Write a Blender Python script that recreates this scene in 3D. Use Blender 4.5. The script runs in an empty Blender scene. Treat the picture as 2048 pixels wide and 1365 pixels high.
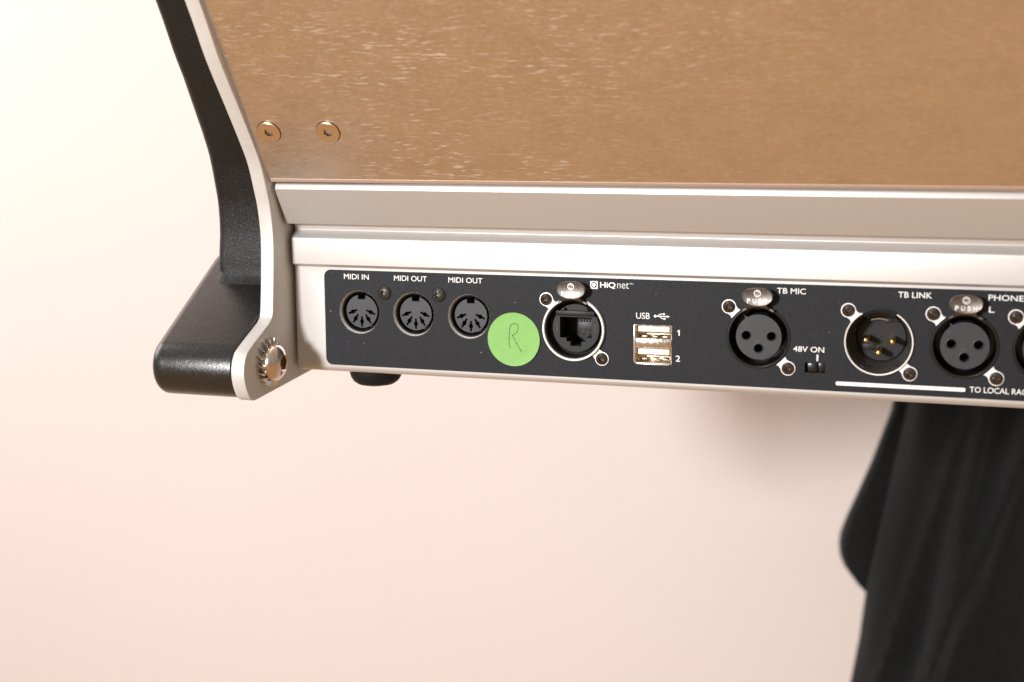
import bpy, bmesh, math, random
from mathutils import Vector, Matrix
S = 0.001            # every length below is written in millimetres
PI = math.pi
random.seed(7)

# ------------------------------------------------------------------ camera
scene = bpy.context.scene
cam_d = bpy.data.cameras.new('camera'); cam = bpy.data.objects.new('camera', cam_d)
scene.collection.objects.link(cam); scene.camera = cam
fw = Vector((-0.30835793, 0.93785299, -0.15920793)); rt = Vector((0.95026696, 0.31137314, -0.00628184))
up = Vector((-0.04368163, 0.1532271, 0.98722509)); ce = Vector((263.630, -553.558, 107.380)) * S
cam.matrix_world = Matrix(((rt.x, up.x, -fw.x, ce.x), (rt.y, up.y, -fw.y, ce.y), (rt.z, up.z, -fw.z, ce.z), (0, 0, 0, 1)))
cam_d.sensor_width = 36; cam_d.sensor_fit = 'HORIZONTAL'; cam_d.lens = 2954.87 / 2048 * 36
cam_d.clip_start = 0.01; cam_d.clip_end = 50
cam_d.dof.use_dof = True; cam_d.dof.focus_distance = 0.592; cam_d.dof.aperture_fstop = 8.5

# ------------------------------------------------------------------ room light
world = bpy.data.worlds.new('World'); scene.world = world; world.use_nodes = True
wn = world.node_tree; wn.nodes.clear()
wo = wn.nodes.new('ShaderNodeOutputWorld'); bg = wn.nodes.new('ShaderNodeBackground')
tc = wn.nodes.new('ShaderNodeTexCoord'); sp = wn.nodes.new('ShaderNodeSeparateXYZ'); cr = wn.nodes.new('ShaderNodeValToRGB')
mr = wn.nodes.new('ShaderNodeMapRange'); mr.inputs['From Min'].default_value = -1; mr.inputs['From Max'].default_value = 1
wn.links.new(tc.outputs['Generated'], sp.inputs[0]); wn.links.new(sp.outputs['Z'], mr.inputs['Value'])
wn.links.new(mr.outputs[0], cr.inputs[0]); wn.links.new(cr.outputs[0], bg.inputs[0]); wn.links.new(bg.outputs[0], wo.inputs[0])
e = cr.color_ramp.elements                       # wooden floor below, cream walls, pale ceiling
e[0].position = 0.0; e[0].color = (0.80, 0.475, 0.235, 1)
e[1].position = 1.0; e[1].color = (0.80, 0.75, 0.70, 1)
a = e.new(0.36); a.color = (0.80, 0.475, 0.235, 1)
a = e.new(0.47); a.color = (0.50, 0.40, 0.32, 1)
a = e.new(0.62); a.color = (0.60, 0.55, 0.51, 1)
bg.inputs['Strength'].default_value = 0.56

def area(name, loc, target, size, power, color, size_y=None):
    d = bpy.data.lights.new(name, 'AREA'); o = bpy.data.objects.new(name, d); scene.collection.objects.link(o)
    d.size = size; d.energy = power; d.color = color
    if size_y: d.shape = 'RECTANGLE'; d.size_y = size_y
    o.location = Vector(loc) * S
    o.rotation_euler = (Vector(target) * S - o.location).to_track_quat('-Z', 'Y').to_euler()
    return o
area('softbox', (-250, -1050, 248), (60, 0, 10), 0.13, 15.2, (1.0, 0.985, 0.985))
area('left_wall_fill', (-1150, 120, 620), (-500, 620, 100), 0.7, 7.5, (1.0, 0.925, 0.935))  # unseen fill lamp added to brighten the wall's left side

scene.view_settings.view_transform = 'Standard'; scene.view_settings.look = 'None'
scene.view_settings.exposure = 0.16; scene.view_settings.gamma = 1.0

# ------------------------------------------------------------------ materials
def mat(name, col, rough=0.5, metal=0.0, bump=None, var=None, spec=0.5, coat=0, rvar=None):
    """bump=(scale,strength,distance mm) var=(scale,amount) colour mottling; scales per metre"""
    m = bpy.data.materials.new(name); m.use_nodes = True; nt = m.node_tree; b = nt.nodes['Principled BSDF']
    b.inputs['Base Color'].default_value = (*col, 1); b.inputs['Roughness'].default_value = rough
    b.inputs['Metallic'].default_value = metal; b.inputs['Specular IOR Level'].default_value = spec
    b.inputs['Coat Weight'].default_value = coat
    if bump or var or rvar:
        t = nt.nodes.new('ShaderNodeTexCoord')
    if bump:
        n = nt.nodes.new('ShaderNodeTexNoise'); n.inputs['Scale'].default_value = bump[0]; n.inputs['Detail'].default_value = 3
        k = nt.nodes.new('ShaderNodeBump'); k.inputs['Strength'].default_value = bump[1]; k.inputs['Distance'].default_value = bump[2] * S
        nt.links.new(t.outputs['Object'], n.inputs['Vector']); nt.links.new(n.outputs[0], k.inputs['Height']); nt.links.new(k.outputs[0], b.inputs['Normal'])
    if var:
        n = nt.nodes.new('ShaderNodeTexNoise'); n.inputs['Scale'].default_value = var[0]; n.inputs['Detail'].default_value = 5; n.inputs['Roughness'].default_value = 0.65
        r = nt.nodes.new('ShaderNodeMapRange'); r.inputs['From Min'].default_value = 0.3; r.inputs['From Max'].default_value = 0.7
        r.inputs['To Min'].default_value = 1 - var[1]; r.inputs['To Max'].default_value = 1 + var[1]
        v = nt.nodes.new('ShaderNodeVectorMath'); v.operation = 'SCALE'; v.inputs[0].default_value = col
        nt.links.new(t.outputs['Object'], n.inputs['Vector']); nt.links.new(n.outputs[0], r.inputs['Value'])
        nt.links.new(r.outputs[0], v.inputs['Scale']); nt.links.new(v.outputs[0], b.inputs['Base Color'])
    if rvar:
        n = nt.nodes.new('ShaderNodeTexNoise'); n.inputs['Scale'].default_value = rvar[0]; n.inputs['Detail'].default_value = 4
        r = nt.nodes.new('ShaderNodeMapRange'); r.inputs['From Min'].default_value = 0.3; r.inputs['From Max'].default_value = 0.7
        r.inputs['To Min'].default_value = rough - rvar[1]; r.inputs['To Max'].default_value = rough + rvar[1]
        nt.links.new(t.outputs['Object'], n.inputs['Vector']); nt.links.new(n.outputs[0], r.inputs['Value']); nt.links.new(r.outputs[0], b.inputs['Roughness'])
    return m

M = {}
M['rail'] = mat('silver_satin_paint', (0.60, 0.577, 0.557), 0.43, 0.58, bump=(2600, 0.10, 0.05), var=(900, 0.02))
M['plate'] = mat('anodised_aluminium', (0.61, 0.585, 0.555), 0.47, 0.25, bump=(3200, 0.12, 0.05), var=(500, 0.03))
M['alu'] = mat('bright_aluminium', (0.84, 0.82, 0.80), 0.22, 0.85)
M['ear'] = mat('bare_die_cast_metal', (0.88, 0.86, 0.84), 0.42, 0.25, bump=(3000, 0.1, 0.04))
M['nickel'] = mat('nickel_plating', (0.80, 0.74, 0.68), 0.20, 1.0, rvar=(900, 0.08))
M['satin_nickel'] = mat('worn_nickel', (0.17, 0.15, 0.135), 0.42, 1.0, bump=(1600, 0.25, 0.08), rvar=(700, 0.10))
M['chrome'] = mat('polished_steel', (0.74, 0.62, 0.52), 0.20, 1.0)
M['dim_metal'] = mat('dark_die_cast_barrel', (0.19, 0.17, 0.155), 0.28, 0.8, rvar=(500, 0.08))  # darker metal for the inside of the plug's barrel
M['emboss'] = mat('raised_bright_lettering', (0.95, 0.92, 0.88), 0.35, 0.2)
M['screw_face'] = mat('warm_zinc_screw', (0.90, 0.70, 0.50), 0.30, 1.0)
M['matte_black'] = mat('matte_black_plastic', (0.010, 0.0095, 0.0095), 0.5, spec=0.35, var=(400, 0.3))
M['edge_glint'] = mat('steel_edge_highlight', (0.60, 0.47, 0.39), 0.55, 0.6)  # lighter colour stands in for the reflection along the sheet's lip
M['gold'] = mat('gold_plating', (0.95, 0.58, 0.20), 0.22, 1.0)
M['darkscrew'] = mat('blackened_screw_steel', (0.11, 0.09, 0.078), 0.24, 0.85)
M['socketdark'] = mat('dark_recess', (0.012, 0.010, 0.009), 0.5)
M['panel'] = mat('charcoal_printed_overlay', (0.014, 0.015, 0.0182), 0.60, 0.0, bump=(2500, 0.3, 0.05), var=(1700, 0.45), spec=0.22)
M['ink'] = mat('white_printing_ink', (0.86, 0.85, 0.84), 0.55)
M['plug'] = mat('charcoal_moulded_plastic', (0.024, 0.0245, 0.029), 0.5, bump=(1800, 0.12, 0.05), var=(600, 0.15))
M['blackp'] = mat('black_shell_plastic', (0.010, 0.0095, 0.009), 0.28, bump=(900, 0.08, 0.05))
M['cheek'] = mat('black_grained_plastic', (0.008, 0.008, 0.0082), 0.30, bump=(2100, 1.0, 0.32), rvar=(1800, 0.10), spec=0.36)
M['handle'] = mat('black_semi_gloss_plastic', (0.006, 0.006, 0.006), 0.27, bump=(2100, 0.8, 0.13), rvar=(900, 0.05), spec=0.65, coat=0.2)
M['handle'].node_tree.nodes['Principled BSDF'].inputs['Coat Roughness'].default_value = 0.22
M['handle'].node_tree.nodes['Principled BSDF'].inputs['IOR'].default_value = 1.6
M['rubber'] = mat('black_rubber', (0.007, 0.007, 0.007), 0.6, spec=0.25)
M['tongue'] = mat('cream_usb_tongue', (0.93, 0.83, 0.70), 0.45)
M['brass'] = mat('tinned_shell_inside', (0.84, 0.72, 0.57), 0.42, 1.0, rvar=(500, 0.12))
M['sticker'] = mat('green_paper_label', (0.20, 0.425, 0.105), 0.62, bump=(700, 0.12, 0.10), var=(260, 0.05))
M['pen'] = mat('dark_green_pen_ink', (0.03, 0.085, 0.025), 0.6, var=(2500, 0.5))
M['wall'] = mat('cream_painted_wall', (0.89, 0.807, 0.772), 0.85, bump=(160, 0.25, 1.0), var=(3.0, 0.012))

def dusty(m, scale, lo, hi, col):
    nt = m.node_tree; b = nt.nodes['Principled BSDF']; L = nt.links.new
    t = nt.nodes.new('ShaderNodeTexCoord'); n = nt.nodes.new('ShaderNodeTexNoise'); n.inputs['Scale'].default_value = scale; n.inputs['Detail'].default_value = 1
    r = nt.nodes.new('ShaderNodeMapRange'); r.inputs['From Min'].default_value = lo; r.inputs['From Max'].default_value = hi
    x = nt.nodes.new('ShaderNodeMix'); x.data_type = 'RGBA'; x.inputs['B'].default_value = (*col, 1)
    old = b.inputs['Base Color'].links[0].from_socket
    L(t.outputs['Object'], n.inputs['Vector']); L(n.outputs[0], r.inputs['Value']); L(r.outputs[0], x.inputs['Factor']); L(old, x.inputs['A']); L(x.outputs['Result'], b.inputs['Base Color'])
dusty(M['panel'], 560, 0.775, 0.82, (0.24, 0.235, 0.23)); dusty(M['cheek'] if 0 else M['plug'], 650, 0.785, 0.82, (0.25, 0.25, 0.25))

def sheet_material():
    m = bpy.data.materials.new('bare_rolled_steel'); m.use_nodes = True; nt = m.node_tree; b = nt.nodes['Principled BSDF']
    L = nt.links.new; N = nt.nodes.new
    b.inputs['Metallic'].default_value = 1.0
    t = N('ShaderNodeTexCoord')
    def noise(sc, detail, vec_scale, rough=0.5):
        mp = N('ShaderNodeMapping'); mp.inputs['Scale'].default_value = vec_scale
        n = N('ShaderNodeTexNoise'); n.inputs['Scale'].default_value = sc; n.inputs['Detail'].default_value = detail; n.inputs['Roughness'].default_value = rough
        L(t.outputs['Object'], mp.inputs[0]); L(mp.outputs[0], n.inputs['Vector']); return n.outputs[0]
    def ramp(x, a, c):
        r = N('ShaderNodeMapRange'); r.inputs['From Min'].default_value = a; r.inputs['From Max'].default_value = c; L(x, r.inputs['Value']); return r.outputs[0]
    def mul(x, y):
        k = N('ShaderNodeMath'); k.operation = 'MULTIPLY'; L(x, k.inputs[0])
        if isinstance(y, float): k.inputs[1].default_value = y
        else: L(y, k.inputs[1])
        return k.outputs[0]
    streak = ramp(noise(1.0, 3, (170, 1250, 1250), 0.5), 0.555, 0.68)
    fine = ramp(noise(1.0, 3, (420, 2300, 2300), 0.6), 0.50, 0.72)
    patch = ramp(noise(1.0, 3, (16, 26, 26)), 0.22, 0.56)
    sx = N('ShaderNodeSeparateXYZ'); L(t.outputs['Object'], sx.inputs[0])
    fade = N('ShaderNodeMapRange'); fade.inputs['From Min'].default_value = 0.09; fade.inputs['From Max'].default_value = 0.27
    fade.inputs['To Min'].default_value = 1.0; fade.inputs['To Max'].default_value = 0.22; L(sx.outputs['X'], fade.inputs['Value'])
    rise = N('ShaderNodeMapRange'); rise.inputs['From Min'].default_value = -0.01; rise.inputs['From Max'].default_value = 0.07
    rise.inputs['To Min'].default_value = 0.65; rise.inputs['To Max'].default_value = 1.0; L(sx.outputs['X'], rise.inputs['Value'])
    patch = mul(mul(patch, fade.outputs[0]), rise.outputs[0])  # streak strength graded along X paints in where the light glints
    wear_glint = N('ShaderNodeMath'); wear_glint.operation = 'MAXIMUM'; L(mul(streak, patch), wear_glint.inputs[0]); L(mul(fine, 0.55), wear_glint.inputs[1])
    mot = noise(1.0, 5, (60, 110, 110), 0.7)
    c = N('ShaderNodeMix'); c.data_type = 'RGBA'; L(mot, c.inputs['Factor'])
    c.inputs['A'].default_value = (0.70, 0.60, 0.53, 1); c.inputs['B'].default_value = (1.0, 0.86, 0.74, 1)
    c2 = N('ShaderNodeMix'); c2.data_type = 'RGBA'; L(wear_glint.outputs[0], c2.inputs['Factor']); L(c.outputs['Result'], c2.inputs['A']); c2.inputs['B'].default_value = (0.95, 0.88, 0.80, 1)
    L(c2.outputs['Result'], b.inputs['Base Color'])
    r = N('ShaderNodeMapRange'); r.inputs['To Min'].default_value = 0.34; r.inputs['To Max'].default_value = 0.62; L(wear_glint.outputs[0], r.inputs['Value']); L(r.outputs[0], b.inputs['Roughness'])
    h = N('ShaderNodeMath'); h.operation = 'ADD'; L(mul(wear_glint.outputs[0], 0.7), h.inputs[0]); L(mul(noise(1.0, 3, (260, 900, 900)), 0.5), h.inputs[1])
    k = N('ShaderNodeBump'); k.inputs['Strength'].default_value = 0.55; k.inputs['Distance'].default_value = 0.10 * S; L(h.outputs[0], k.inputs['Height']); L(k.outputs[0], b.inputs['Normal'])
    return m
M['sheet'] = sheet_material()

def cloth_material():
    m = mat('black_felt_cloth', (0.010, 0.0107, 0.0117), 0.95, bump=(900, 0.4, 0.3), var=(300, 0.3), spec=0.2)
    b = m.node_tree.nodes['Principled BSDF']
    b.inputs['Sheen Weight'].default_value = 0.2; b.inputs['Sheen Roughness'].default_value = 0.45; b.inputs['Sheen Tint'].default_value = (0.75, 0.78, 0.85, 1)
    return m
M['cloth'] = cloth_material()

# ------------------------------------------------------------------ mesh helpers (mm)
def finish(bm, angle=32):
    bmesh.ops.remove_doubles(bm, verts=bm.verts, dist=1e-4)
    bmesh.ops.recalc_face_normals(bm, faces=bm.faces)
    for f in bm.faces: f.smooth = True
    for ed in bm.edges:
        if len(ed.link_faces) != 2 or ed.calc_face_angle(0) > math.radians(angle): ed.smooth = False
    bmesh.ops.scale(bm, vec=(S, S, S), verts=bm.verts)
WP = {}
def obj(name, bm, mats, parent=None, loc=(0, 0, 0), angle=32):
    """bm in mm about loc (mm, world)."""
    if isinstance(bm, bpy.types.Mesh): me = bm
    else:
        finish(bm, angle); me = bpy.data.meshes.new(name); bm.to_mesh(me); bm.free()
        for k in (mats if isinstance(mats, (list, tuple)) else [mats]): me.materials.append(M[k] if isinstance(k, str) else k)
    o = bpy.data.objects.new(name, me); scene.collection.objects.link(o)
    WP[o.name] = Vector(loc)
    if parent is not None:
        o.parent = parent; o.location = (Vector(loc) - WP[parent.name]) * S
    else: o.location = Vector(loc) * S
    return o
def thing(name, label, cat, loc):
    o = bpy.data.objects.new(name, None); scene.collection.objects.link(o); o.location = Vector(loc) * S
    o.empty_display_size = 0.01; o['label'] = label; o['category'] = cat; WP[o.name] = Vector(loc); return o
def copy_part(o, loc):
    """copy a part and its sub-parts to a new place under the same thing"""
    c = o.copy(); scene.collection.objects.link(c); WP[c.name] = Vector(loc); c.location = (Vector(loc) - WP[o.parent.name]) * S
    for ch in list(o.children):
        d = ch.copy(); scene.collection.objects.link(d); d.parent = c; WP[d.name] = Vector(loc) + (WP[ch.name] - WP[o.name])
    return c

def loft(bm, rings, closed=True, cap0=False, cap1=False, mi=0):
    vs = [[bm.verts.new(p) for p in r] for r in rings]
    n = len(rings[0])
    for a, b in zip(vs, vs[1:]):
        for i in range(n if closed else n - 1):
            j = (i + 1) % n
            try: bm.faces.new((a[i], a[j], b[j], b[i])).material_index = mi
            except ValueError: pass
    if cap0: bm.faces.new(vs[0]).material_index = mi
    if cap1: bm.faces.new(vs[-1]).material_index = mi
    return vs
def lathe(bm, prof, c=(0, 0, 0), n=64, axis='Y', a0=0, a1=2 * PI, mi=0, close_prof=False):
    """prof: (radius, depth) pairs; depth along +Y (into the panel) or along +X"""
    full = abs(a1 - a0 - 2 * PI) < 1e-6
    k = n if full else n + 1
    pr = list(prof) + ([prof[0]] if close_prof else [])
    rings = []
    for r, d in pr:
        ring = []
        for i in range(k):
            t = a0 + (a1 - a0) * i / n; r_ = max(r, 1e-3)
            if axis == 'Y': ring.append((c[0] + r_ * math.cos(t), c[1] + d, c[2] + r_ * math.sin(t)))
            else: ring.append((c[0] + d, c[1] + r_ * math.cos(t), c[2] + r_ * math.sin(t)))
        rings.append(ring)
    vs = loft(bm, rings, closed=full, mi=mi)
    if close_prof and not full:
        for s in (0, -1):
            try: bm.faces.new([v[s] for v in vs[:-1]]).material_index = mi
            except ValueError: pass
def box(bm, x0, x1, y0, y1, z0, z1, mi=0, bev=0.0):
    r = bmesh.ops.create_cube(bm, size=1.0)
    for v in r['verts']: v.co = Vector(((x0 + x1) / 2 + v.co.x * (x1 - x0), (y0 + y1) / 2 + v.co.y * (y1 - y0), (z0 + z1) / 2 + v.co.z * (z1 - z0)))
    fs = {f for v in r['verts'] for f in v.link_faces}
    for f in fs: f.material_index = mi
    if bev: bmesh.ops.bevel(bm, geom=list({e for f in fs for e in f.edges}), offset=bev, segments=2, profile=0.5, affect='EDGES')
def sheet2d(bm, loops, y0, y1, mi=0):
    """flat plate in XZ with holes (loops[0] outer), from y0 (front) to y1"""
    t = bmesh.new(); es = []
    for lp in loops:
        vs = [t.verts.new((p[0], y0, p[1])) for p in lp]
        es += [t.edges.new((vs[i], vs[(i + 1) % len(vs)])) for i in range(len(vs))]
    bmesh.ops.triangle_fill(t, use_beauty=True, use_dissolve=False, edges=es)
    r = bmesh.ops.extrude_face_region(t, geom=list(t.faces))
    bmesh.ops.translate(t, vec=(0, y1 - y0, 0), verts=[v for v in r['geom'] if isinstance(v, bmesh.types.BMVert)])
    bmesh.ops.recalc_face_normals(t, faces=t.faces)
    merge(bm, t, mi)
def merge(bm, t, mi=None, mtx=None):
    if mtx is not None: bmesh.ops.transform(t, matrix=mtx, verts=t.verts)
    mp = {v: bm.verts.new(v.co) for v in t.verts}
    for f in t.faces:
        try:
            g = bm.faces.new([mp[v] for v in f.verts]); g.material_index = f.material_index if mi is None else mi
        except ValueError: pass
    t.free()
def circle(cx, cz, r, n=48, a0=0, a1=2 * PI):
    full = abs(a1 - a0 - 2 * PI) < 1e-6
    return [(cx + r * math.cos(a0 + (a1 - a0) * i / n), cz + r * math.sin(a0 + (a1 - a0) * i / n)) for i in range(n if full else n + 1)]
def rrect(x0, x1, z0, z1, r, n=8):
    out = []
    for cx, cz, a in ((x1 - r, z1 - r, 0), (x0 + r, z1 - r, PI / 2), (x0 + r, z0 + r, PI), (x1 - r, z0 + r, 1.5 * PI)):
        out += [(cx + r * math.cos(a + PI / 2 * i / n), cz + r * math.sin(a + PI / 2 * i / n)) for i in range(n + 1)]
    return out
def fillet(pts, n=6):
    """pts: (y, z, radius) closed polygon -> rounded outline"""
    out = []; k = len(pts)
    for i in range(k):
        p = Vector(pts[i][:2]); r = pts[i][2]
        if r <= 0: out.append(tuple(p)); continue
        a = (Vector(pts[i - 1][:2]) - p); b = (Vector(pts[(i + 1) % k][:2]) - p); la, lb = a.length, b.length; a.normalize(); b.normalize()
        th = a.angle(b); d = min(r / math.tan(th / 2), la * .48, lb * .48); r = d * math.tan(th / 2)
        c = p + (a + b).normalized() * (r / math.sin(th / 2)); s = p + a * d - c; e2 = p + b * d - c
        for j in range(n + 1):
            t = j / n; v = s.slerp(e2, t) if s.angle(e2) > 1e-4 else s
            out.append(tuple(c + v.normalized() * r))
    return out
def catmull(P, n=6):
    out = []; P = [Vector(p) for p in P]; Q = [2 * P[0] - P[1]] + P + [2 * P[-1] - P[-2]]
    for i in range(1, len(Q) - 2):
        a, b, c, d = Q[i - 1:i + 3]
        for j in range(n):
            t = j / n
            out.append(tuple(0.5 * (2 * b + (c - a) * t + (2 * a - 5 * b + 4 * c - d) * t * t + (3 * b - a - 3 * c + d) * t ** 3)))
    out.append(tuple(P[-1])); return out
def inset(poly, d):
    """move a closed 2-d outline inwards by d (works for gentle outlines)"""
    ar = sum(poly[i - 1][0] * poly[i][1] - poly[i][0] * poly[i - 1][1] for i in range(len(poly)))
    s = 1 if ar > 0 else -1; out = []; k = len(poly)
    for i in range(k):
        a = Vector(poly[i]) - Vector(poly[i - 1]); b = Vector(poly[(i + 1) % k]) - Vector(poly[i])
        if a.length < 1e-6: a = b
        if b.length < 1e-6: b = a
        a.normalize(); b.normalize(); na = Vector((-a.y, a.x)) * s; nb = Vector((-b.y, b.x)) * s; m = na + nb
        m = m.normalized() / max(0.5, math.sqrt(max(0.01, (1 + na.dot(nb)) / 2))) if m.length > 1e-4 else na
        out.append((poly[i][0] + m.x * d, poly[i][1] + m.y * d))
    return out
def extrude_x(bm, poly, x0, x1, bev0=0.0, bev1=0.0, mi=0, segs=4):
    """outline (y,z) swept along X with rounded-over ends"""
    rings = []
    for i in range(segs + 1) if bev0 else [segs]:
        t = PI / 2 * i / segs; rings.append([(x0 + bev0 * (1 - math.sin(t)), p[0], p[1]) for p in inset(poly, bev0 * (1 - math.cos(PI/2 - t)) if 0 else bev0 * (1 - math.sin(t)))] if 0 else
                                            [(x0 + bev0 * (1 - math.cos(t)), p[0], p[1]) for p in inset(poly, bev0 * (1 - math.sin(t)))])
    for i in (range(segs, -1, -1) if bev1 else [segs]):
        t = PI / 2 * i / segs; rings.append([(x1 - bev1 * (1 - math.cos(t)), p[0], p[1]) for p in inset(poly, bev1 * (1 - math.sin(t)))])
    loft(bm, rings, closed=True, cap0=True, cap1=True, mi=mi)
def interp(x, T):
    for (a, b), (c, d) in zip(T, T[1:]):
        if x <= c: return b + (d - b) * max(0, (x - a) / (c - a))
    return T[-1][1]
def tube(bm, pts, r, n=8, mi=0, flat=None):
    """round bar through 3-d points"""
    P = [Vector(p) for p in pts]; rings = []
    for i, p in enumerate(P):
        d = (P[min(i + 1, len(P) - 1)] - P[max(i - 1, 0)]).normalized()
        s = d.cross(Vector((0, 1, 0))); s = s.normalized() if s.length > 1e-3 else Vector((1, 0, 0)); q = d.cross(s).normalized()
        rr = r[i] if isinstance(r, (list, tuple)) else r
        rings.append([tuple(p + s * rr * math.cos(2 * PI * k / n) + q * (flat or rr) * math.sin(2 * PI * k / n)) for k in range(n)])
    loft(bm, rings, cap0=True, cap1=True, mi=mi)
def text_bm(txt, x0, x1, z0, z1, y=-0.24, depth=0.04, weight=0.0, mi=0, shear=0):
    c = bpy.data.curves.new('lettering', 'FONT'); c.body = txt; c.size = 1.0; c.offset = weight; c.extrude = 0.0; c.resolution_u = 4
    o = bpy.data.objects.new('lettering', c); scene.collection.objects.link(o); bpy.context.view_layer.update()
    me = bpy.data.meshes.new_from_object(o.evaluated_get(bpy.context.evaluated_depsgraph_get())); bpy.data.objects.remove(o); bpy.data.curves.remove(c)
    t = bmesh.new(); t.from_mesh(me); bpy.data.meshes.remove(me)
    xs = [v.co.x for v in t.verts]; ys = [v.co.y for v in t.verts]; a, b, c0, d = min(xs), max(xs), min(ys), max(ys)
    for v in t.verts: v.co = Vector((x0 + (v.co.x - a) / (b - a) * (x1 - x0), y, z0 + (v.co.y - c0) / (d - c0) * (z1 - z0)))
    r = bmesh.ops.extrude_face_region(t, geom=list(t.faces))
    bmesh.ops.translate(t, vec=(0, depth, 0), verts=[v for v in r['geom'] if isinstance(v, bmesh.types.BMVert)])
    bmesh.ops.recalc_face_normals(t, faces=t.faces)
    return t
def text(name, txt, x0, x1, z0, z1, parent, material='ink', weight=0.0):
    return obj(name, text_bm(txt, x0, x1, z0, z1, weight=weight), material, parent)

# ================================================================== the wall behind
bm = bmesh.new(); bmesh.ops.create_grid(bm, x_segments=2, y_segments=2, size=1)
for v in bm.verts: v.co = Vector((200 + v.co.x * 3500, 620, 400 + v.co.y * 2200))
o = obj('wall', bm, 'wall'); o['kind'] = 'structure'

# ================================================================== mixing console
R = thing('mixing_console', 'silver mixing console seen from behind, with black socket panel and bare steel back sheet', 'mixing console', (150, 40, -10.5))
XB0, XB1 = -13.6, 430
SOCK = dict(eth=(107.4, 19.4), mic=(179.8, 19.2), link=(224.2, 19.4), left=(254.5, 19.2), right=(283.0, 19.2))
DIN = [(15.6, 22.6), (39.6, 22.6), (63.5, 22.6)]

# rear rail: aluminium extrusion
prof = fillet([(110, -3.0, 0), (0.05, -3.0, 2.3), (0.0, 40.85, 0.1), (-2.4, 42.1, 0.2), (-2.7, 53.0, 1.3), (1.3, 56.0, 0.45), (0.3, 58.9, 0), (110, 60, 0)])
bm = bmesh.new(); extrude_x(bm, prof, XB0, XB1, bev0=0.9)
rail = obj('rear_rail', bm, ['rail', 'alu'], R)
# holes for the sockets are really cut
cb = bmesh.new()
def cyl_cut(cx, cz, r, d=16): lathe(cb, [(0, -4), (r, -4), (r, d), (0, d)], (cx, 0, cz), n=72)
for c in DIN: cyl_cut(*c, 8.95)
for k, c in SOCK.items(): cyl_cut(*c, 12.1, 22)
box(cb, 131.3, 146.6, -4, 16, 6.7, 22.3); box(cb, 197.4, 204.9, -4, 8, 6.5, 10.4)
cut = obj('cut', cb, 'alu')
md = rail.modifiers.new('b', 'BOOLEAN'); md.object = cut; md.operation = 'DIFFERENCE'; md.solver = 'EXACT'
bpy.context.view_layer.update()
nm = bpy.data.meshes.new_from_object(rail.evaluated_get(bpy.context.evaluated_depsgraph_get()))
rail.modifiers.clear(); rail.data = nm; bpy.data.objects.remove(cut)
bm = bmesh.new(); bm.from_mesh(nm)
for f in bm.faces: f.smooth = True
for ed in bm.edges: ed.smooth = not (len(ed.link_faces) != 2 or ed.calc_face_angle(0) > math.radians(32))
bm.to_mesh(nm); bm.free()

# trim strip leaning back over the rail
prof = fillet([(-5.6, 58.95, 0.35), (-15.1, 73.6, 0.35), (-14.5, 75.7, 0.7), (-8, 78.6, 0), (60, 78.6, 0), (60, 61.2, 0), (-1.0, 58.65, 0)])
bm = bmesh.new(); extrude_x(bm, prof, XB0 - 0.3, XB1, bev0=0.5)
obj('trim_strip', bm, 'rail', R)

# bare steel back sheet
SY, SZ, SK = -17.0, 76.3, 0.70                    # y = SY - SK*(z-SZ)
dn = Vector((-SK, 1)).normalized(); nn = Vector((dn.y, -dn.x))   # along the sheet (upwards), thickness direction (backwards)
def sp_(s, t): v = Vector((SY, SZ)) + dn * s + nn * t; return (v.x, v.y)
prof = fillet([(*sp_(0, 0), 2.2), (*sp_(230, 0), 0), (*sp_(230, 1.5), 0), (*sp_(3, 1.5), 0), (*sp_(3, 10), 0), (*sp_(0, 10), 0)])
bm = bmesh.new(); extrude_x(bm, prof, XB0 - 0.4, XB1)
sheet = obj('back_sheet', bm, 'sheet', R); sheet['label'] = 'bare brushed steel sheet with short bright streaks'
# countersunk screws in the sheet
def sheet_screw(x, s):
    c = sp_(s, 0)
    t = bmesh.new()
    hexo = [(1.45 * math.cos(PI / 3 * k + .3), 1.45 * math.sin(PI / 3 * k + .3)) for k in range(6)]
    n = 48
    rings = []
    for r, d in ((4.95, 0.0), (4.95, -0.04), (4.65, -0.04), (4.65, -0.45), (4.3, -0.7)):
        rings.append([(r * math.cos(2 * PI * i / n), d, r * math.sin(2 * PI * i / n)) for i in range(n)])
    def hx(i, k=1.0):
        a = 2 * PI * i / n; a2 = (a % (PI / 3)) - PI / 6; rr = 1.6 / math.cos(a2) * k; return (rr * math.cos(a + .3), rr * math.sin(a + .3))
    rings.append([(hx(i)[0], -0.7, hx(i)[1]) for i in range(n)]); rings.append([(hx(i, .9)[0], 1.2, hx(i, .9)[1]) for i in range(n)])
    loft(t, rings, cap1=True)
    for f in t.faces:
        if (f.calc_center_median().y > -0.65 and max(abs(f.calc_center_median().x), abs(f.calc_center_median().z)) < 2.0) or (math.hypot(f.calc_center_median().x, f.calc_center_median().z) > 4.72): f.material_index = 1
    ang = math.atan2(SK, 1)
    bmesh.ops.transform(t, matrix=Matrix.Rotation(ang, 4, 'X'), verts=t.verts)
    o = obj('screw', t, ['screw_face', 'socketdark'], sheet, (x, c[0], c[1])); return o
s1 = sheet_screw(-6.9, 25.1)
bm = bmesh.new(); e0, e1 = sp_(0.5, -0.08), sp_(2.0, -0.06); e2_, e3 = sp_(2.2, 0.3), sp_(0.2, 0.3)
extrude_x(bm, fillet([(*e0, .15), (*e1, .15), (*e2_, 0), (*e3, 0)], 3), XB0 - 0.3, XB1); obj('folded_edge_highlight', bm, 'edge_glint', sheet)  # thin strip added to paint the bright reflected band on the fold
c2 = s1.copy(); scene.collection.objects.link(c2); c2.location.x += 25.2 * S; c2.rotation_euler = (0, 0, 0)

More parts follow.
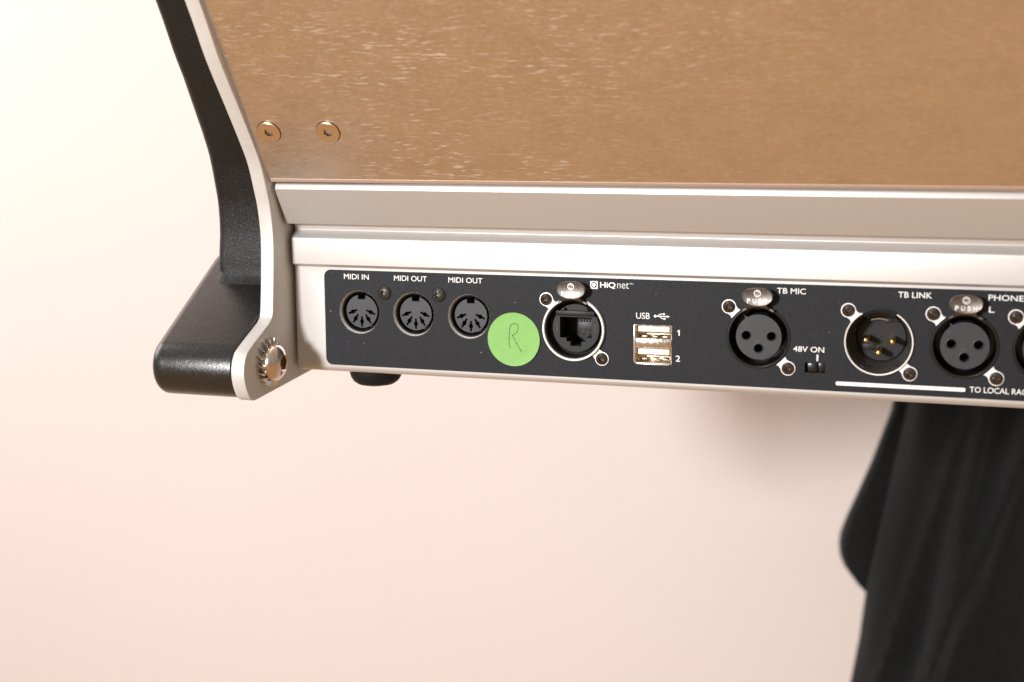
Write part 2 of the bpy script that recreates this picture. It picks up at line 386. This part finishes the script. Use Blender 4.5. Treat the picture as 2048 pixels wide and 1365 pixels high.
# side plate
upper = catmull([(-205, 330), (-105, 199), (-67.2, 145), (-54.0, 124.5), (-40.6, 107), (-29.4, 92.2), (-23.6, 83.5), (-19.4, 73.4), (-16.8, 66.0), (-15.2, 57), (-15.0, 49), (-16.1, 34.2), (-17.3, 24.0)], 5)
nose = catmull([(-20.6, 19.7), (-37.2, 12.1), (-41.2, 9.0), (-43.1, 4.7), (-43.1, 0.7), (-41.8, -3.6), (-39.2, -7.6), (-35.9, -9.4), (-32.5, -9.5)], 5)
poly = upper + [(-18.1, 21.6)] + nose + [(16, -6.3), (70, -2.8), (70, 330)]
XI, XO = -15.2, -21.0
bm = bmesh.new(); extrude_x(bm, poly, XO, XI, bev0=0.35, bev1=0.45, segs=3)
obj('side_plate', bm, 'plate', R, angle=24)

# black end cheek: lofted along the same curve, 20 mm behind the plate's front edge
XL = [(30, -53.4), (46, -53.0), (68, -51.8), (83, -50.9), (94, -49.6), (105, -48.6), (118, -47.2), (147, -46.6), (340, -44)]
front = [(y + 20, z) for y, z in upper if z > 32]
front = list(reversed(front))                 # upwards
front = [(5.0, 26.0), (1.6, 31.9), (3.2, 33.0), (4.3, 34.6), (4.9, 36.6)] + [p for p in front if p[1] > 38]
bm = bmesh.new(); rings = []
for i, (y, z) in enumerate(front):
    a = Vector(front[max(i - 1, 0)]); b = Vector(front[min(i + 1, len(front) - 1)]); d = (b - a).normalized(); n = Vector((d.y, -d.x))  # backwards
    xl = interp(z, XL); rc = 4.5
    flare = 1.6 * math.exp(-((z - 33.6) / 1.6) ** 2) if z < 40 else 0
    sec = [(XO + 0.02, 0.0)] + [(xl + rc - rc * math.sin(PI / 2 * k / 8) - flare * (k / 8), rc - rc * math.cos(PI / 2 * k / 8) - flare * 0.5) for k in range(9)] + [(xl - flare + 1.0, 40), (XO + 0.02, 40)]
    rings.append([(x, y + n.x * t, z + n.y * t) for x, t in sec])
loft(bm, rings, cap0=True, cap1=True)
cheek = obj('end_cheek', bm, 'cheek', R); cheek['label'] = 'tall black grained plastic end cheek'

# wedge-shaped handle with rounded nose
ny, nz, nr = -31.2, 2.6, 11.9
sl = Vector((-37.0 + 18.2, 12.2 - 21.5)).normalized()       # slope direction, forward and down
nrm = Vector((sl.y, -sl.x));  nrm = nrm if nrm.y > 0 else -nrm
tp = Vector((ny, nz)) + nrm * nr
a0 = math.atan2(nrm.y, nrm.x); a1 = math.radians(266)
arc = [(ny + nr * math.cos(a0 + (a1 - a0) * i / 26), nz + nr * math.sin(a0 + (a1 - a0) * i / 26)) for i in range(27)]
hp = [(22, tp.y - sl.y / sl.x * (tp.x - 22)), (-6, tp.y - sl.y / sl.x * (tp.x + 6))] + arc + [(0, -8.0), (34, -3), (34, 36)]
bm = bmesh.new(); extrude_x(bm, hp, -58.6, -21.4, bev0=5.0, bev1=0.5, segs=7)
for v in bm.verts:
    if v.co.x < -40: v.co.x -= (v.co.y + 40) * 0.088 * min(1, (-40 - v.co.x) / 10)
hd = obj('handle', bm, 'handle', R, angle=40); hd['label'] = 'black plastic hand rest with rounded nose'

# bolt with serrated lock washer through the side plate
BY, BZ = -23.6, 4.2
bm = bmesh.new(); prof = [(7.6, 3.1)] + [(7.6 * math.cos(t), 3.3 + 4.6 * math.sin(t)) for t in [PI / 2 * k / 10 for k in range(0, 8)]]
n = 48; rings = [[(d, r * math.cos(2 * PI * i / n), r * math.sin(2 * PI * i / n)) for i in range(n)] for r, d in [(3.5, 3.0)] + prof]
def hexr(i, ap): a = 2 * PI * i / n; q = (a % (PI / 3)) - PI / 6; return ap / math.cos(q)
rings.append([(7.55, (hexr(i, 3.1)) * math.cos(2 * PI * i / n), (hexr(i, 3.1)) * math.sin(2 * PI * i / n)) for i in range(n)])
rings.append([(7.2, (hexr(i, 2.8)) * math.cos(2 * PI * i / n), (hexr(i, 2.8)) * math.sin(2 * PI * i / n)) for i in range(n)])
rings.append([(3.6, (hexr(i, 2.6)) * math.cos(2 * PI * i / n), (hexr(i, 2.6)) * math.sin(2 * PI * i / n)) for i in range(n)])
loft(bm, rings, cap1=True)
bolt = obj('bolt', bm, 'chrome', R, (XI, BY, BZ)); bolt['label'] = 'shiny domed bolt with hexagon socket'
bm = bmesh.new()
lathe(bm, [(5.0, 0.15), (6.2, 0.15), (6.2, 3.0), (5.0, 3.0)], axis='X', n=48, close_prof=True)
for k in range(18):
    t = bmesh.new(); box(t, 0.1, 0.7, 5.6, 9.9, -1.45, 1.45, bev=0.12)
    bmesh.ops.transform(t, matrix=Matrix.Translation((0.9, 0, 0)) @ Matrix.Rotation(math.radians(52), 4, 'Y'), verts=t.verts) if False else None
    for v in t.verts:
        z = v.co.z; v.co.z = z * 0.55; v.co.x += 1.25 + z * 0.95
    merge(bm, t, 0, Matrix.Rotation(2 * PI * k / 18, 4, 'X'))
obj('lock_washer', bm, 'nickel', bolt, (XI, BY, BZ))

# rubber foot
bm = bmesh.new(); prof = [(0, 0.2), (11.4, 0.2), (11.2, -1.6), (10.6, -4.0), (9.6, -5.6), (7.8, -6.9), (4.5, -7.6), (0, -7.7)]
rings = [[(max(r, .01) * math.cos(2 * PI * i / 40), max(r, .01) * math.sin(2 * PI * i / 40), z) for i in range(40)] for r, z in prof]
loft(bm, rings, cap0=True, cap1=True)
obj('rubber_foot', bm, 'rubber', R, (15.6, 15.5, -3.0))

# ------------------------------------------------------------------ printed overlay
def notch(c): return circle(c[0], c[1], 12.1, 72)
loops = [rrect(0, XB1 - 2, 0, 39.85, 3.0)] + [circle(c[0], c[1], 8.95, 64) for c in DIN] + [notch(c) for c in SOCK.values()]
loops += [rrect(131.3, 146.6, 6.7, 22.3, 0.25, 2), rrect(197.4, 204.9, 6.5, 10.4, 0.2, 2)]
bm = bmesh.new(); sheet2d(bm, loops, -0.20, -0.004)
PN = obj('socket_panel', bm, 'panel', R); PN['label'] = 'charcoal overlay with white printing'
text('lettering', 'MIDI IN', 9.0, 20.1, 36.15, 38.3, PN)
text('lettering', 'MIDI OUT', 31.3, 45.6, 36.15, 38.3, PN)
text('lettering', 'MIDI OUT', 54.9, 69.4, 36.15, 38.3, PN)
text('lettering', 'USB', 132.4, 137.8, 24.5, 26.9, PN, weight=0.0)
bm = bmesh.new(); sheet2d(bm, [[(149.15, 18.5), (149.6, 18.5), (149.6, 20.7), (149.2, 20.7), (148.55, 20.25), (148.7, 19.95), (149.15, 20.2)]], -0.24, -0.2); obj('lettering', bm, 'ink', PN)
text('lettering', '2', 148.1, 149.9, 8.4, 10.7, PN, weight=0.003)
text('lettering', 'TB MIC', 186.4, 197.1, 36.15, 38.3, PN, weight=0.003)
text('lettering', '48V ON', 193.0, 204.4, 14.4, 16.5, PN, weight=0.003)
text('lettering', 'TB LINK', 230.5, 242.4, 36.2, 38.3, PN, weight=0.003)
text('lettering', 'PHONES', 262.0, 275.6, 36.2, 38.3, PN, weight=0.003)
text('lettering', 'L', 262.3, 264.2, 31.8, 34.05, PN, weight=0.003)
text('lettering', 'TO LOCAL RACK', 256.9, 278.6, 2.3, 4.4, PN, weight=0.003)
text('lettering', 'HiQ', 117.9, 124.1, 35.75, 38.35, PN, weight=0.022)
text('lettering', 'net', 124.8, 129.4, 36.05, 38.3, PN, weight=-0.012)
text('lettering', 'TM', 129.6, 131.1, 37.7, 38.25, PN)
bm = bmesh.new(); c = (115.5, 37.1)
sheet2d(bm, [rrect(114.0, 117.0, 35.55, 38.6, 0.12, 3), circle(*c, 1.15, 32)], -0.24, -0.2)
q = [(c[0] + .78 * math.cos(t), c[1] + .78 * math.sin(t)) for t in [2 * PI * k / 32 for k in range(32)]]
sheet2d(bm, [q], -0.24, -0.2)
t = bmesh.new(); box(t, -0.17, 0.17, -0.26, -0.2, -1.5, -0.35); merge(bm, t, 1, Matrix.Translation((c[0], 0, c[1])) @ Matrix.Rotation(math.radians(-42), 4, 'Y'))
obj('printed_emblem', bm, ['ink', 'panel'], PN)
# usb trident
bm = bmesh.new(); Y = -0.24
def bar(x0, z0, x1, z1, w):
    d = Vector((x1 - x0, z1 - z0)).normalized(); n = Vector((-d.y, d.x)) * w / 2
    sheet2d(bm, [[(x0 + n.x, z0 + n.y), (x1 + n.x, z1 + n.y), (x1 - n.x, z1 - n.y), (x0 - n.x, z0 - n.y)]], Y - random.random() * .004, -0.2)
bar(139.9, 25.75, 144.9, 25.75, 0.33); sheet2d(bm, [circle(139.9, 25.75, 0.52, 20)], Y, -0.2)
sheet2d(bm, [[(144.5, 26.25), (145.7, 25.75), (144.5, 25.25)]], Y - .006, -0.2)
for P, s in (([(140.9, 25.75), (141.6, 26.45), (142.2, 26.65), (143.4, 26.65)], 0), ([(141.7, 25.75), (142.3, 25.05), (142.8, 24.85), (143.6, 24.85)], 1)):
    for p0, p1 in zip(P, P[1:]): bar(*p0, *p1, 0.3)
    x, z = P[-1]
    sheet2d(bm, [circle(x, z, 0.38, 16) if not s else [(x - .35, z - .35), (x + .35, z - .35), (x + .35, z + .35), (x - .35, z + .35)]], Y - .008, -0.2)
obj('printed_emblem', bm, 'ink', PN)
bm = bmesh.new(); sheet2d(bm, [rrect(201.72, 202.3, 11.15, 13.6, 0.08, 2)], -0.24, -0.2); obj('printed_line', bm, 'ink', PN)
bm = bmesh.new(); sheet2d(bm, [rrect(209.0, 255.4, 2.35, 3.8, 0.55, 6)], -0.24, -0.2); obj('printed_line', bm, 'ink', PN)

# ------------------------------------------------------------------ five-pin sockets
def slot(px, pz, ang):
    """elongated contact slot with a bulge at its middle"""
    pts = [(-2.15, .42), (-.95, .42), (-.45, .85), (.45, .85), (.95, .42), (2.15, .42), (2.15, -.42), (.95, -.42), (.45, -.85), (-.45, -.85), (-.95, -.42), (-2.15, -.42)]
    c, s = math.cos(ang), math.sin(ang); return [(px + x * c - z * s, pz + x * s + z * c) for x, z in pts]
bm = bmesh.new()
lathe(bm, [(9.0, -0.16), (8.93, -0.16), (8.55, 1.6)], n=64, mi=1)
lathe(bm, [(8.9, 1.6), (8.35, 1.3), (8.0, 1.5), (7.7, 3.2), (7.6, 9), (0, 9), (0, 12), (8.9, 12)], n=64, close_prof=False)
din = obj('midi_socket', bm, ['blackp', 'ear'], R, (DIN[0][0], 0, DIN[0][1])); din['label'] = 'round black five-hole socket'
bm = bmesh.new(); r = 6.9; out = circle(0, 0, r, 80, math.radians(104), math.radians(436))
out = [p for p in out]; out += [(1.65, 5.0), (-1.65, 5.0)]
slots = []
for adeg in (180, 225, 270, 315, 0):
    px, pz = 4.0 * math.cos(math.radians(adeg)), 4.0 * math.sin(math.radians(adeg))
    slots.append(slot(px, pz - 0.25, math.atan2(1.7 - pz, -px)))
sheet2d(bm, [out] + slots, 2.2, 8.8)
obj('socket_insert', bm, 'plug', din, (DIN[0][0], 0, DIN[0][1]))
for c in DIN[1:]: copy_part(din, (c[0], 0, c[1]))
# domed fixing screws between them
def dome_screw(name, x, z, r, h, hole, parent, y=-0.2, mats=('darkscrew', 'socketdark'), hexa=True, seed=0):
    bm = bmesh.new(); n = 36; rg = []
    for rr, d in [(r, 0.0)] + [(r * math.cos(t), -0.25 - h * math.sin(t)) for t in [PI / 2 * k / 8 for k in range(0, 6)]]: rg.append((rr, d))
    rings = [[(a * math.cos(2 * PI * i / n), d, a * math.sin(2 * PI * i / n)) for i in range(n)] for a, d in rg]
    d1 = -0.25 - h * 0.97
    def star(i, k):
        a = 2 * PI * i / n + seed; return hole * k * (1 + (0.26 * math.cos(6 * a) if hexa else 0))
    rings.append([(star(i, 1.08) * math.cos(2 * PI * i / n), d1, star(i, 1.08) * math.sin(2 * PI * i / n)) for i in range(n)])
    rings.append([(star(i, 1.0) * math.cos(2 * PI * i / n), d1 + .12, star(i, 1.0) * math.sin(2 * PI * i / n)) for i in range(n)])
    rings.append([(star(i, .92) * math.cos(2 * PI * i / n), d1 + 1.1, star(i, .92) * math.sin(2 * PI * i / n)) for i in range(n)])
    loft(bm, rings, cap1=True)
    return obj(name, bm, mats[0], parent, (x, y, z), angle=50)
M['grey_screw'] = mat('grey_blackened_screw', (0.085, 0.08, 0.072), 0.34, 0.8)
dome_screw('screw', 27.0, 31.0, 2.9, 1.3, 0.95, R, mats=('grey_screw',), hexa=False)
dome_screw('screw', 50.7, 31.0, 2.9, 1.3, 1.05, R, mats=('grey_screw',), hexa=True)

# ------------------------------------------------------------------ latching connectors
EO = 11.35
def ear_bm(sx, sz, wide=True):
    """flat metal lug round a fixing screw, flaring out to the socket ring; sx,sz give its corner"""
    c = Vector((sx * EO, sz * EO)); d = -c.normalized(); t = Vector((-d.y, d.x)); R0 = 2.74
    hw = 2.35; k = (c.length - 12.25)
    A = c + d * k + t * hw; B = c + d * k - t * hw
    pts = []
    th0 = math.atan2(d.y, d.x); span = math.radians(52)
    arc = [(c.x + R0 * math.cos(a), c.y + R0 * math.sin(a)) for a in [th0 + span + (2 * PI - 2 * span) * i / 36 for i in range(37)]]
    s = Vector(arc[0]); e2 = Vector(arc[-1])
    m1 = (A + s) / 2 + d * 0.25 - t * 0.35; m2 = (B + e2) / 2 + d * 0.25 + t * 0.35
    near = [(12.3 * math.cos(a), 12.3 * math.sin(a)) for a in [math.atan2(B.y, B.x) + ((math.atan2(A.y, A.x) - math.atan2(B.y, B.x) + PI) % (2 * PI) - PI) * i / 5 for i in range(1, 5)]]
    bm = bmesh.new(); sheet2d(bm, [[tuple(A), tuple(m1)] + arc + [tuple(m2), tuple(B)] + near], -0.33, -0.19); return bm
def tab_bm():
    """oval push latch standing off the panel, with embossed lettering; origin at the socket centre"""
    bm = bmesh.new(); zc, w, h, n = 15.85, 5.85, 3.45, 56
    def ov(k, kz=None):
        out = []
        for i in range(n):
            a = 2 * PI * i / n; c, s = math.cos(a), math.sin(a)
            x = w * math.copysign(abs(c) ** 0.8, c); z = h * math.copysign(abs(s) ** 0.85, s)
            if s < 0: x *= 1 - 0.16 * (-s) ** 1.5
            out.append((x * k, z * k))
        return out
    rings = []
    for k, y in ((0.93, -3.9), (1.0, -4.15), (1.0, -4.75), (0.985, -4.98), (0.95, -5.08), (0.90, -4.98)):
        rings.append([(x, y, zc + z) for x, z in ov(k)])
    loft(bm, rings, cap0=True, cap1=True)
    # neck and the curved strip hugging the ring
    P = [(-4.6, -4.55, 0.16), (-3.9, -4.45, 0.1), (-3.0, -3.9, 0), (-2.4, -2.8, -0.1), (-2.2, -1.2, 0)]
    rings = []
    for hwid, y, dz in [(3.6, -4.3, 13.2), (3.7, -4.1, 12.7), (4.2, -3.4, 12.35), (4.7, -2.4, 12.2), (5.0, 0.6, 12.1)]:
        rg = []
        for k in range(13):
            x = -hwid + 2 * hwid * k / 12; bend = (math.sqrt(12.3 ** 2 - x * x) - 12.3)
            rg.append((x, y, dz + bend))
        rg += [(x, y + 0.35 if y < -3 else y, z - 0.7) for x, y, z in reversed(rg)]
        rings.append(rg)
    loft(bm, rings, cap0=True, cap1=True)
    lathe(bm, [(11.5, -2.7), (11.65, -2.9), (12.2, -2.9), (12.35, -2.7), (12.35, 1.0), (11.5, 1.0)], n=20, a0=math.radians(61), a1=math.radians(119), close_prof=True)
    for i, ch in enumerate('PUSH'):
        x = -3.75 + i * 2.1; merge(bm, text_bm(ch, x, x + 1.25, zc - 2.3, zc - 0.55, y=-5.2, depth=0.3, weight=0.012), 1)
    lathe(bm, [(1.05, -5.13), (1.3, -5.13), (1.3, -4.9), (1.05, -4.9)], (0, 0, zc + 1.45), n=28, close_prof=True, mi=1)
    for s in (0, PI):
        pts = [(0.55 * math.cos(s + a) * (1 if a < 1.6 else .9), -5.02, zc + 1.45 + 0.3 * math.copysign(1, math.sin(s + .1)) + 0.4 * math.sin(s + a)) for a in [PI * k / 6 - .6 for k in range(7)]]
        tube(bm, pts, 0.12, 6, mi=1)
    return bm
def ears_and_screws(p, c, seeds=(0.2, 0.9)):
    for (sx, sz), sd in zip(((-1, 1), (1, -1)), seeds):
        obj('mounting_lug', ear_bm(sx, sz), 'ear', p, (c[0], 0, c[1]))
        dome_screw('screw', c[0] + sx * EO, c[1] + sz * EO, 2.38, 1.35, 0.9, p, y=-0.33, seed=sd)
# female XLR
c = SOCK['mic']; bm = bmesh.new()
lathe(bm, [(12.05, 0.6), (12.0, -0.35), (11.75, -0.6), (11.45, -0.62), (11.1, -0.35), (10.95, 0.6), (10.7, 14), (0, 14), (0, 16), (12.05, 16)], n=80)
mic = obj('microphone_socket', bm, 'blackp', R, (c[0], 0, c[1])); mic['label'] = 'black three-hole socket with push latch'
bm = bmesh.new(); r = 8.6
out = circle(0, 0, r, 72, math.radians(128), math.radians(128 + 352)) + [(8.6 * math.cos(math.radians(124)) * 1.14, 8.6 * math.sin(math.radians(124)) * 1.14)]
holes = [(-4.75, 0.5), (4.75, 0.5), (-0.05, -4.3)]
sheet2d(bm, [out] + [circle(x, z, 1.62, 28) for x, z in holes], 0.45, 13.8)
for x, z in holes: lathe(bm, [(1.62, 0.45), (1.75, 0.32), (2.0, 0.42), (2.02, 0.46)], (x, 0, z), n=28)
obj('socket_insert', bm, 'plug', mic, (c[0], 0, c[1]))
obj('push_latch', tab_bm(), ['satin_nickel', 'emboss'], mic, (c[0], 0, c[1]))
ears_and_screws(mic, c)
for k in ('left', 'right'):
    n_ = copy_part(mic, (SOCK[k][0], 0, SOCK[k][1])); n_.name = 'headphone_socket'; WP[n_.name] = Vector((SOCK[k][0], 0, SOCK[k][1]))

# male XLR
c = SOCK['link']; bm = bmesh.new()
lathe(bm, [(12.1, 0.5), (12.45, -0.25), (12.5, -1.1), (12.35, -1.45), (12.15, -1.45), (11.9, -1.2)], n=96)
lathe(bm, [(11.9, -1.2), (11.6, 1.0), (11.2, 6.0), (10.6, 9.0), (9.4, 11.0), (9.2, 14.0), (12.1, 14)], n=96, mi=1)
lk = obj('link_plug', bm, ['ear', 'dim_metal'], R, (c[0], 0, c[1])); lk['label'] = 'silver-ringed socket with three gold pins'
bm = bmesh.new(); lathe(bm, [(9.25, 12.0), (8.9, 11.4), (0, 11.4)], n=64)
lathe(bm, [(12.55, 0.0), (12.6, -1.6), (12.2, -1.85), (10.9, -1.2), (10.6, 2.0), (9.2, 3.0), (9.0, 8.0), (11.4, 8.0)], n=24, a0=math.radians(60), a1=math.radians(120))
t = bmesh.new(); box(t, -7.0, -2.0, 10.9, 11.5, -5.0, -2.6, bev=.1); merge(bm, t, 0)
for adeg in (183, 358, 303, 238, 140): 
    t = bmesh.new(); box(t, 11.0, 11.75, 1.2, 2.6, -0.8, 0.8); merge(bm, t, 0, Matrix.Rotation(-math.radians(adeg), 4, 'Y'))
obj('socket_insert', bm, 'matte_black', lk, (c[0], 0, c[1]))
bm = bmesh.new(); lathe(bm, [(8.4, 0.4), (8.75, 0.4), (8.75, 1.0), (8.4, 1.0)], n=16, a0=math.radians(69), a1=math.radians(111), close_prof=True)
obj('latch_spring', bm, 'nickel', lk, (c[0], 0, c[1]))
for i, (x, z) in enumerate(((-4.95, 0.1), (4.6, -0.2), (-0.35, -4.5))):
    bm = bmesh.new(); lathe(bm, [(1.15, 11.5), (1.15, 2.6), (1.05, 2.2), (.8, 1.85), (.4, 1.65), (0.01, 1.6)], n=24)
    obj('pin', bm, 'gold', lk, (c[0] + x, 0, c[1] + z))
ears_and_screws(lk, c, (0.5, 0.1))

# network socket (etherCON style)
c = SOCK['eth']; bm = bmesh.new(); g = math.radians(27)
lathe(bm, [(11.75, 1.0), (11.7, -1.6), (11.95, -2.0), (12.35, -2.0), (12.65, -1.6), (12.6, -0.2), (12.1, 0.0), (12.1, 1.0)], n=96, a0=PI / 2 + g, a1=PI / 2 - g + 2 * PI, close_prof=True)
et = obj('network_socket', bm, 'ear', R, (c[0], 0, c[1])); et['label'] = 'round metal-ringed network socket with square opening'
bm = bmesh.new()
lathe(bm, [(11.8, -1.0), (11.4, -1.2), (11.1, -0.8), (10.9, 4.0), (9.9, 4.6), (9.5, 4.2)], n=80)
lathe(bm, [(12.05, -0.9), (12.05, 1.5)], n=40)
def jack(k=0): 
    return [(-6.6, 4.3), (6.4, 4.3), (6.4, -3.9), (3.9, -3.9), (3.9, -5.5), (2.3, -5.5), (2.3, -7.3), (-2.3, -7.3), (-2.3, -5.6), (-3.9, -5.6), (-3.9, -4.1), (-6.6, -4.1)]
sheet2d(bm, [circle(0, -.1, 9.55, 64), jack()], 2.6, 4.4)
jk = [(x, z) for x, z in jack()]
rings = [[(x, y, z) for x, z in jk] for y in (4.35, 15)]; loft(bm, rings, cap1=True)
t = bmesh.new(); box(t, -8.0, 8.0, 1.2, 2.6, 4.9, 7.0, bev=.4); merge(bm, t, 0)
for s in (-1, 1):
    t = bmesh.new(); box(t, -0.8, 0.8, 0.8, 3.0, 8.3, 9.3, bev=.2); merge(bm, t, 0, Matrix.Rotation(s * math.radians(33), 4, 'Y'))
obj('socket_insert', bm, 'matte_black', et, (c[0], 0, c[1]))
bm = bmesh.new(); box(bm, 0.2, 6.3, 5.2, 9, -1.3, 2.2, bev=.1)
for k in range(5): box(bm, 0.6 + k * 1.15, 1.3 + k * 1.15, 5.6, 7, 2.3, 3.1)
obj('contact_carrier', bm, 'plug', et, (c[0], 0, c[1]))
for x in (2.3, 4.7):
    bm = bmesh.new(); tube(bm, [(x, 5.6, -1.2), (x, 5.9, -2.3), (x, 6.6, -3.4)], 0.17, 6); obj('contact_wire', bm, 'gold', et, (c[0], 0, c[1]))
for x, s in ((-7.75, -1), (7.75, 1)):
    bm = bmesh.new()
    for k in range(5): box(bm, x - .22, x + .22, 2.48, 2.62, -1.5 + k * .72, -1.15 + k * .72)
    obj('raised_marks', bm, 'grey_screw', et, (c[0], 0, c[1]))
obj('push_latch', tab_bm(), ['satin_nickel', 'emboss'], et, (c[0], 0, c[1]))
ears_and_screws(et, c, (0.7, 0.3))

# ------------------------------------------------------------------ stacked usb sockets
bm = bmesh.new(); X0, X1, Z0, Z1 = 131.5, 146.4, 6.9, 22.1
sheet2d(bm, [[(X0, Z0), (X1, Z0), (X1, Z1), (X0, Z1)], rrect(X0 + .75, X1 - .35, 16.9, Z1 - .35, .3, 2), rrect(X0 + .75, X1 - .35, Z0 + .35, 13.1, .3, 2)], 0.5, 1.0)
for z0, z1 in ((16.9, Z1 - .35), (Z0 + .35, 13.1)):
    rings = [[(x, y, z) for x, z in rrect(X0 + .75, X1 - .35, z0, z1, .3, 2)] for y in (1.0, 11)]; loft(bm, rings, cap1=True, mi=1)
us = obj('usb_socket', bm, ['nickel', 'brass'], R); us['label'] = 'pair of stacked rectangular usb sockets with cream tongues'
bm = bmesh.new(); box(bm, X0 + .5, X1 - .1, -0.15, 0.6, 13.55, 16.6, bev=.25); obj('divider_bar', bm, 'nickel', us)
bm = bmesh.new(); box(bm, X0 + 1.0, X1 - 1.0, -0.3, 0.6, Z0 - .35, Z0 + .15, bev=.12); obj('shell_lip', bm, 'alu', us)
bm = bmesh.new(); box(bm, X0 - .1, X0 + .45, -0.25, 0.6, Z0 + .6, Z1 - .2, bev=.12); obj('shell_lip', bm, 'alu', us)
for z in (20.4, 11.5):
    bm = bmesh.new(); box(bm, 133.0, 145.4, 0.7, 10, z - 1.05, z + 1.15, bev=.3); obj('usb_tongue', bm, 'tongue', us)
    bm = bmesh.new()
    for k, x in enumerate((134.5, 138.6, 142.6)):
        box(bm, x, x + 2.0, 1.4, 6.0, z - 3.2, z - 2.7, bev=.15); 
    box(bm, 136.2, 146.0, 2.2, 7.0, z - 2.2, z - 1.75, bev=.1)
    obj('contact_spring', bm, 'brass', us)

# phantom power slide switch
bm = bmesh.new(); rings = [[(x, y, z) for x, z in [(197.45, 6.55), (204.85, 6.55), (204.85, 10.35), (197.45, 10.35)]] for y in (-0.15, 5)]; loft(bm, rings, cap1=True)
sw = obj('slide_switch', bm, 'socketdark', R)
bm = bmesh.new(); box(bm, 198.4, 201.9, 0.6, 5, 6.75, 10.15, bev=.25); box(bm, 202.2, 204.6, 1.8, 5, 6.7, 10.2, bev=.1); obj('slider', bm, 'blackp', sw)

# ================================================================== green round sticker
cx, cz = 82.45, 14.15
G = thing('round_sticker', 'round green paper sticker with handwritten letter R between the sockets', 'sticker', (cx, -0.2, cz))
bm = bmesh.new(); rings = []
for k in range(0, 13):
    r = 10.95 * k / 12; rg = []
    for i in range(64):
        a = 2 * PI * i / 64; lift = 0.5 * max(0, (r - 7.0) / 4) ** 2 * max(0, math.cos(a + math.radians(38))) ** 2 + 0.12 * max(0, (r - 8) / 3) ** 2
        rg.append((max(r, .01) * math.cos(a), -0.1 - lift, max(r, .01) * math.sin(a) * 0.985))
    rings.append(rg)
rings += [[(x, y + 0.09, z) for x, y, z in rings[-1]], [(x * .9, -0.02, z * .9) for x, y, z in rings[-1]]]
loft(bm, rings, cap0=True, cap1=True); obj('paper_disc', bm, 'sticker', G, (cx, -0.2, cz))
def sk(P): return catmull([((x - 333) / 23.2, -(z - 678) / 23.2) for x, z in P], 6)
bm = bmesh.new()
for st in ([(303, 545), (296, 580), (290, 630), (288, 700), (292, 735), (300, 765)], [(301, 556), (318, 535), (345, 530), (372, 543), (378, 565), (366, 605), (340, 632), (316, 640)], [(316, 638), (338, 672), (370, 730), (412, 793)]):
    P = sk(st); tube(bm, [(x, -0.13, z) for x, z in P], [0.13 + 0.05 * math.sin(i * 1.3) for i in range(len(P))], 6, flat=0.05)
obj('handwritten_letter', bm, 'pen', G, (cx, -0.2, cz))

# ================================================================== black cloth hanging behind
K = thing('hanging_cloth', 'black felt cloth hanging in loose folds behind and below the console', 'cloth', (240, 450, -300))
def drape(name, left, right, ybase, folds, z0, z1, ph=0, nx=90, nz=70):
    bm = bmesh.new(); rings = []
    for j in range(nz + 1):
        z = z0 + (z1 - z0) * j / nz; xa, xb = interp(-z, left), interp(-z, right); rg = []
        for i in range(nx + 1):
            x = xa + (xb - xa) * i / nx; y = ybase
            for (fx, sl_, w, am) in folds:
                d = (x - (fx + sl_ * (z + 90))) / w; y -= am * math.exp(-d * d)
            y += 2.0 * math.sin(x * .11 + z * .02 + ph) + 0.8 * math.sin(x * .31 - z * .05)
            e_ = min(1, i / 4); y += (1 - e_) ** 2 * 9
            rg.append((x, y, z))
        rings.append(rg)
    loft(bm, rings, closed=False)
    r = bmesh.ops.extrude_face_region(bm, geom=list(bm.faces)); bmesh.ops.translate(bm, vec=(0, 1.6, 0), verts=[v for v in r['geom'] if isinstance(v, bmesh.types.BMVert)])
    return obj(name, bm, 'cloth', K, (240, 450, -300) if False else (0, 0, 0), angle=60)
# main panel and the shorter flap that swings out to the left behind it
drape('cloth_panel', [(-40, 232), (90, 213), (160, 200.5), (232, 188.0), (262, 185), (293, 180.3), (420, 158)], [(-40, 420), (420, 440)], 446,
      [(262, 0.16, 9, 12), (226, 0.10, 13, 7), (296, 0.34, 10, 14), (318, 0.10, 16, 10), (350, .05, 18, 16), (252, .27, 4, 5)], 20, -400)
drape('cloth_flap', [(-40, 216), (85, 203.5), (101, 200.6), (137, 188.8), (160, 180), (177, 173.2), (188, 169.6), (196, 168.6), (205, 169.8), (214, 173.5), (224, 181), (234, 190), (240, 196)], [(-40, 300), (420, 300)], 456,
      [(200, 0.25, 10, 6), (250, .1, 20, 5)], 20, -239, ph=1.0)
